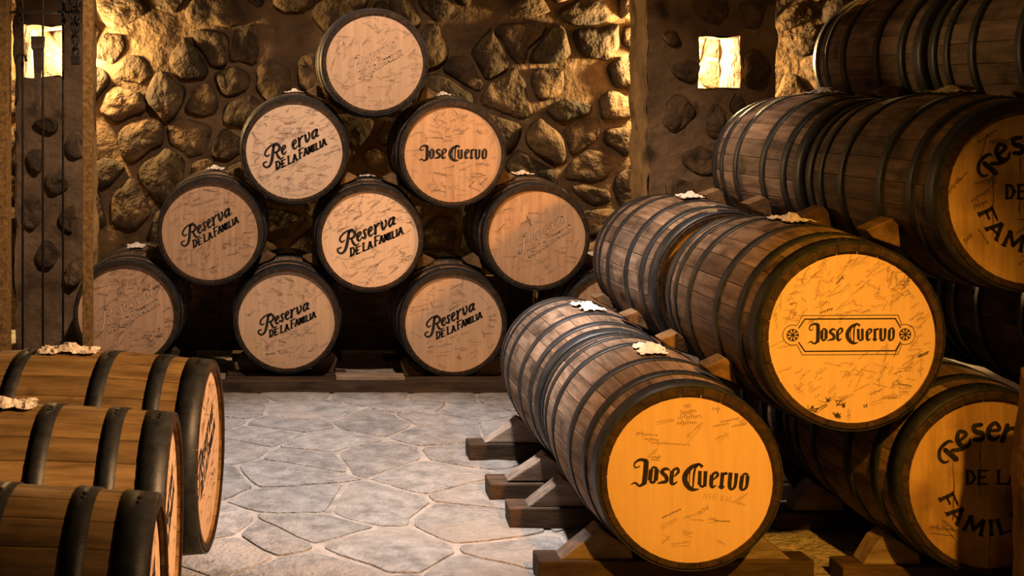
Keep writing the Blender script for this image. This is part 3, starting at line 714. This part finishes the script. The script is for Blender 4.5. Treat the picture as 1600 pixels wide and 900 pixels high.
for a, b, lab in ((525, 632, 'short pale plank on the kerb between the second and third bottom pyramid barrels'), (308, 352, 'short pale plank on the kerb between the first and second bottom pyramid barrels')):
    xa, xb = at(a, 0, 7.08).x, at(b, 0, 7.08).x
    mb = MB(); mb.box((xa, 7.05, .0615), (xb, 7.155, .080), .002); tag(bevelled('plank', mb, M['plank'], None, .003), lab, 'plank')
for x, w_ in ((-.46, 'aisle-side'), (-.98, 'wall-side')):
    mb = MB(); mb.box((x-.06, 2.25, .001), (x+.06, 4.42, .148), .003)
    tag(bevelled('rail_beam', mb, M['rack'], None, .008), '%s rail beam on the floor carrying the left barrel row' % w_, 'beam')

bb = thing('back_board', (.47, 8.18, 0), 0, 'low dark timber boarding standing behind the bottom pyramid row', 'boarding')
mb = MB(); mb.box((-.18, -.02, .002), (.1799, .02, .47), .003); bm_ = mb.build('board', M['rack'])
for i in range(9): put('board', bm_, bb, ((i-4)*.36, rnd.uniform(-.006, .006), 0))
# rough stone post in front of the lower right barrel
R = random.Random(9); vs = []; n = 20; m = 14; H = at(0, 592, 3.55).z
bx, by = at(1598, 0, 3.55).x+.215, 3.62
for j in range(m+1):
    z = H*j/m
    for i in range(n):
        a = 2*PI*i/n; sq = 1/max(abs(math.cos(a)), abs(math.sin(a)))**.75
        r = .165*sq*(1-.12*(j/m)**4)*(1+.10*mn.noise(Vector((math.cos(a)*1.6, math.sin(a)*1.6, z*5)))+.05*mn.noise(Vector((math.cos(a)*5, math.sin(a)*5, z*14))))
        vs.append((r*math.cos(a), r*math.sin(a)*.8, z))
vs.append((0, 0, H+.015))
fs = [(j*n+i, j*n+(i+1) % n, (j+1)*n+(i+1) % n, (j+1)*n+i) for j in range(m) for i in range(n)]+[(m*n+i, m*n+(i+1) % n, (m+1)*n) for i in range(n)]+[tuple(range(n-1, -1, -1))]
o = put('stone_post', mesh('stone_post', vs, fs, M['plaster'], True), None, (bx, by, 0)); tag(o, 'rough stone post at the lower right edge, in front of the dim corner barrel', 'post')

# ---------------------------------------------------------------- iron gate at left
YG = 6.3
g = thing('iron_gate', (at(75, 0, YG).x, YG, 0), 0, 'tall iron gate frame with three thin bars, left of the back pyramid', 'gate')
gx = g.location.x
def gbox(name, xa, xb, za, zb, d, mat):
    mb = MB(); mb.box((xa-gx, -d/2, za), (xb-gx, d/2, zb)); return bevelled(name, mb, M[mat], g, .003)
gbox('post', at(-22, 0, YG).x, at(15, 0, YG).x, 0, 3.85, .09, 'rust')
gbox('post', at(130, 0, YG).x, at(145, 0, YG).x, 0, 3.85, .05, 'rust')
zr = at(0, 19, YG).z
gbox('rail', at(15, 0, YG).x, at(130, 0, YG).x, zr-.006, zr+.006, .012, 'iron')
gbox('rail', at(15, 0, YG).x, at(130, 0, YG).x, .28, .315, .03, 'iron')
gbox('rail', at(15, 0, YG).x, at(130, 0, YG).x, 2.75, 2.78, .03, 'iron')
for px in (35.5, 67, 98.5):
    x = at(px, 0, YG).x-gx
    mb = MB(); mb.tube([(x, 0, .31), (x, 0, 2.76)], .0055, 8); b = put('bar', mb.build('bar', M['iron'], True), g)
    mb = MB(); mb.tube([(x, 0, .315), (x, 0, .33), (x, 0, .34), (x, 0, .355), (x, 0, .37)], [.018, .018, .010, .014, .007], 10)
    put('collar', mb.build('collar', M['iron'], True), b)
def link_mesh(a, b, r):
    mb = MB(); mb.tube([(a*math.cos(t*PI/6), 0, b*math.sin(t*PI/6)) for t in range(12)], r, 6, True); return mb.build('link', M['iron'], True)
LK = link_mesh(.011, .018, .004)
for px, lab in ((34, 'knotty iron chain hanging down the leftmost gate bar'), (100, 'knotty iron chain hanging down the third gate bar')):
    x = at(px, 0, YG).x; z0 = at(0, 38, YG).z
    ch = thing('chain', (x, YG-.022, z0), 0, lab, 'chain', 'gate chains')
    for i in range(28): put('link', LK, ch, (0, 0, .018+i*.026), (0, 0, (i % 2)*PI/2+.6))
x = at(121, 0, YG).x
ch = thing('chain', (x, YG-.055, at(0, 84, YG).z), 0, 'double iron chain with a padlock beside the right gate post', 'chain', 'gate chains')
LK2 = link_mesh(.014, .022, .0045)
for s in (-1, 1):
    for i in range(8): put('link', LK2, ch, (s*.014-.004*s*(7-i)*.5, 0, .01+i*.030), (0, 0, (i % 2)*1.2+.25))
mb = MB(); mb.box((-.020, -.010, -.055), (.020, .010, -.008)); pl_ = bevelled('padlock', mb, M['iron'], ch, .004)
mb = MB(); mb.tube([(-.012, 0, -.012), (-.012, 0, .010), (0, 0, .020), (.012, 0, .010), (.012, 0, -.012)], .004, 6); put('shackle', mb.build('shackle', M['iron'], True), pl_)
mb = MB()
for i in range(9):
    a = i*2.2; mb.tube([(.035*math.cos(a+k*.8)*(.5+.05*i), .012*math.sin(k), .255+.028*math.sin(a+k*.8)) for k in range(6)], .006, 6)
put('chain_knot', mb.build('chain_knot', M['iron'], True), ch)
# tapering wooden stake hanging before the lit opening
p = at(62, 0, YG)
mb = MB(); zt = at(0, 57, YG).z; z1 = at(0, 76, YG).z; z2 = at(0, 174, YG).z; ft = .028; fb = .010; x0 = p.x
vs = []
for z, hw, hd in ((z2, .008, .008), ((z1+z2)/2, .014, .012), (z1-.01, .020, .016), (z1, .027, .02), (zt, .030, .02)):
    vs += [(-hw-.002*(z2-z), -hd, z-z2), (hw-.012*(z2-z), -hd, z-z2), (hw-.012*(z2-z), hd, z-z2), (-hw-.002*(z2-z), hd, z-z2)]
fs = [(j*4+i, j*4+(i+1) % 4, (j+1)*4+(i+1) % 4, (j+1)*4+i) for j in range(4) for i in range(4)]+[(3, 2, 1, 0), (16, 17, 18, 19)]
mb.add(vs, fs); o = bevelled('wooden_stake', mb, M['rack'], None, .003, (x0-.005, YG-.03, z2)); tag(o, 'dark tapering wooden stake hanging on the middle gate bar', 'stake')
hk = MB(); hk.tube([at(a, b, YG-.03) for a, b in ((24, 165), (28, 150), (27, 120), (25, 95), (28, 86), (34, 84), (40, 88), (41, 96))], .006, 8)
o = put('hook', hk.build('hook', M['iron'], True)); loc = Vector(at(28, 165, YG-.03)); o.data.transform(Matrix.Translation(-loc)); o.location = loc
tag(o, 'curved iron hook beside the leftmost gate bar', 'hook')
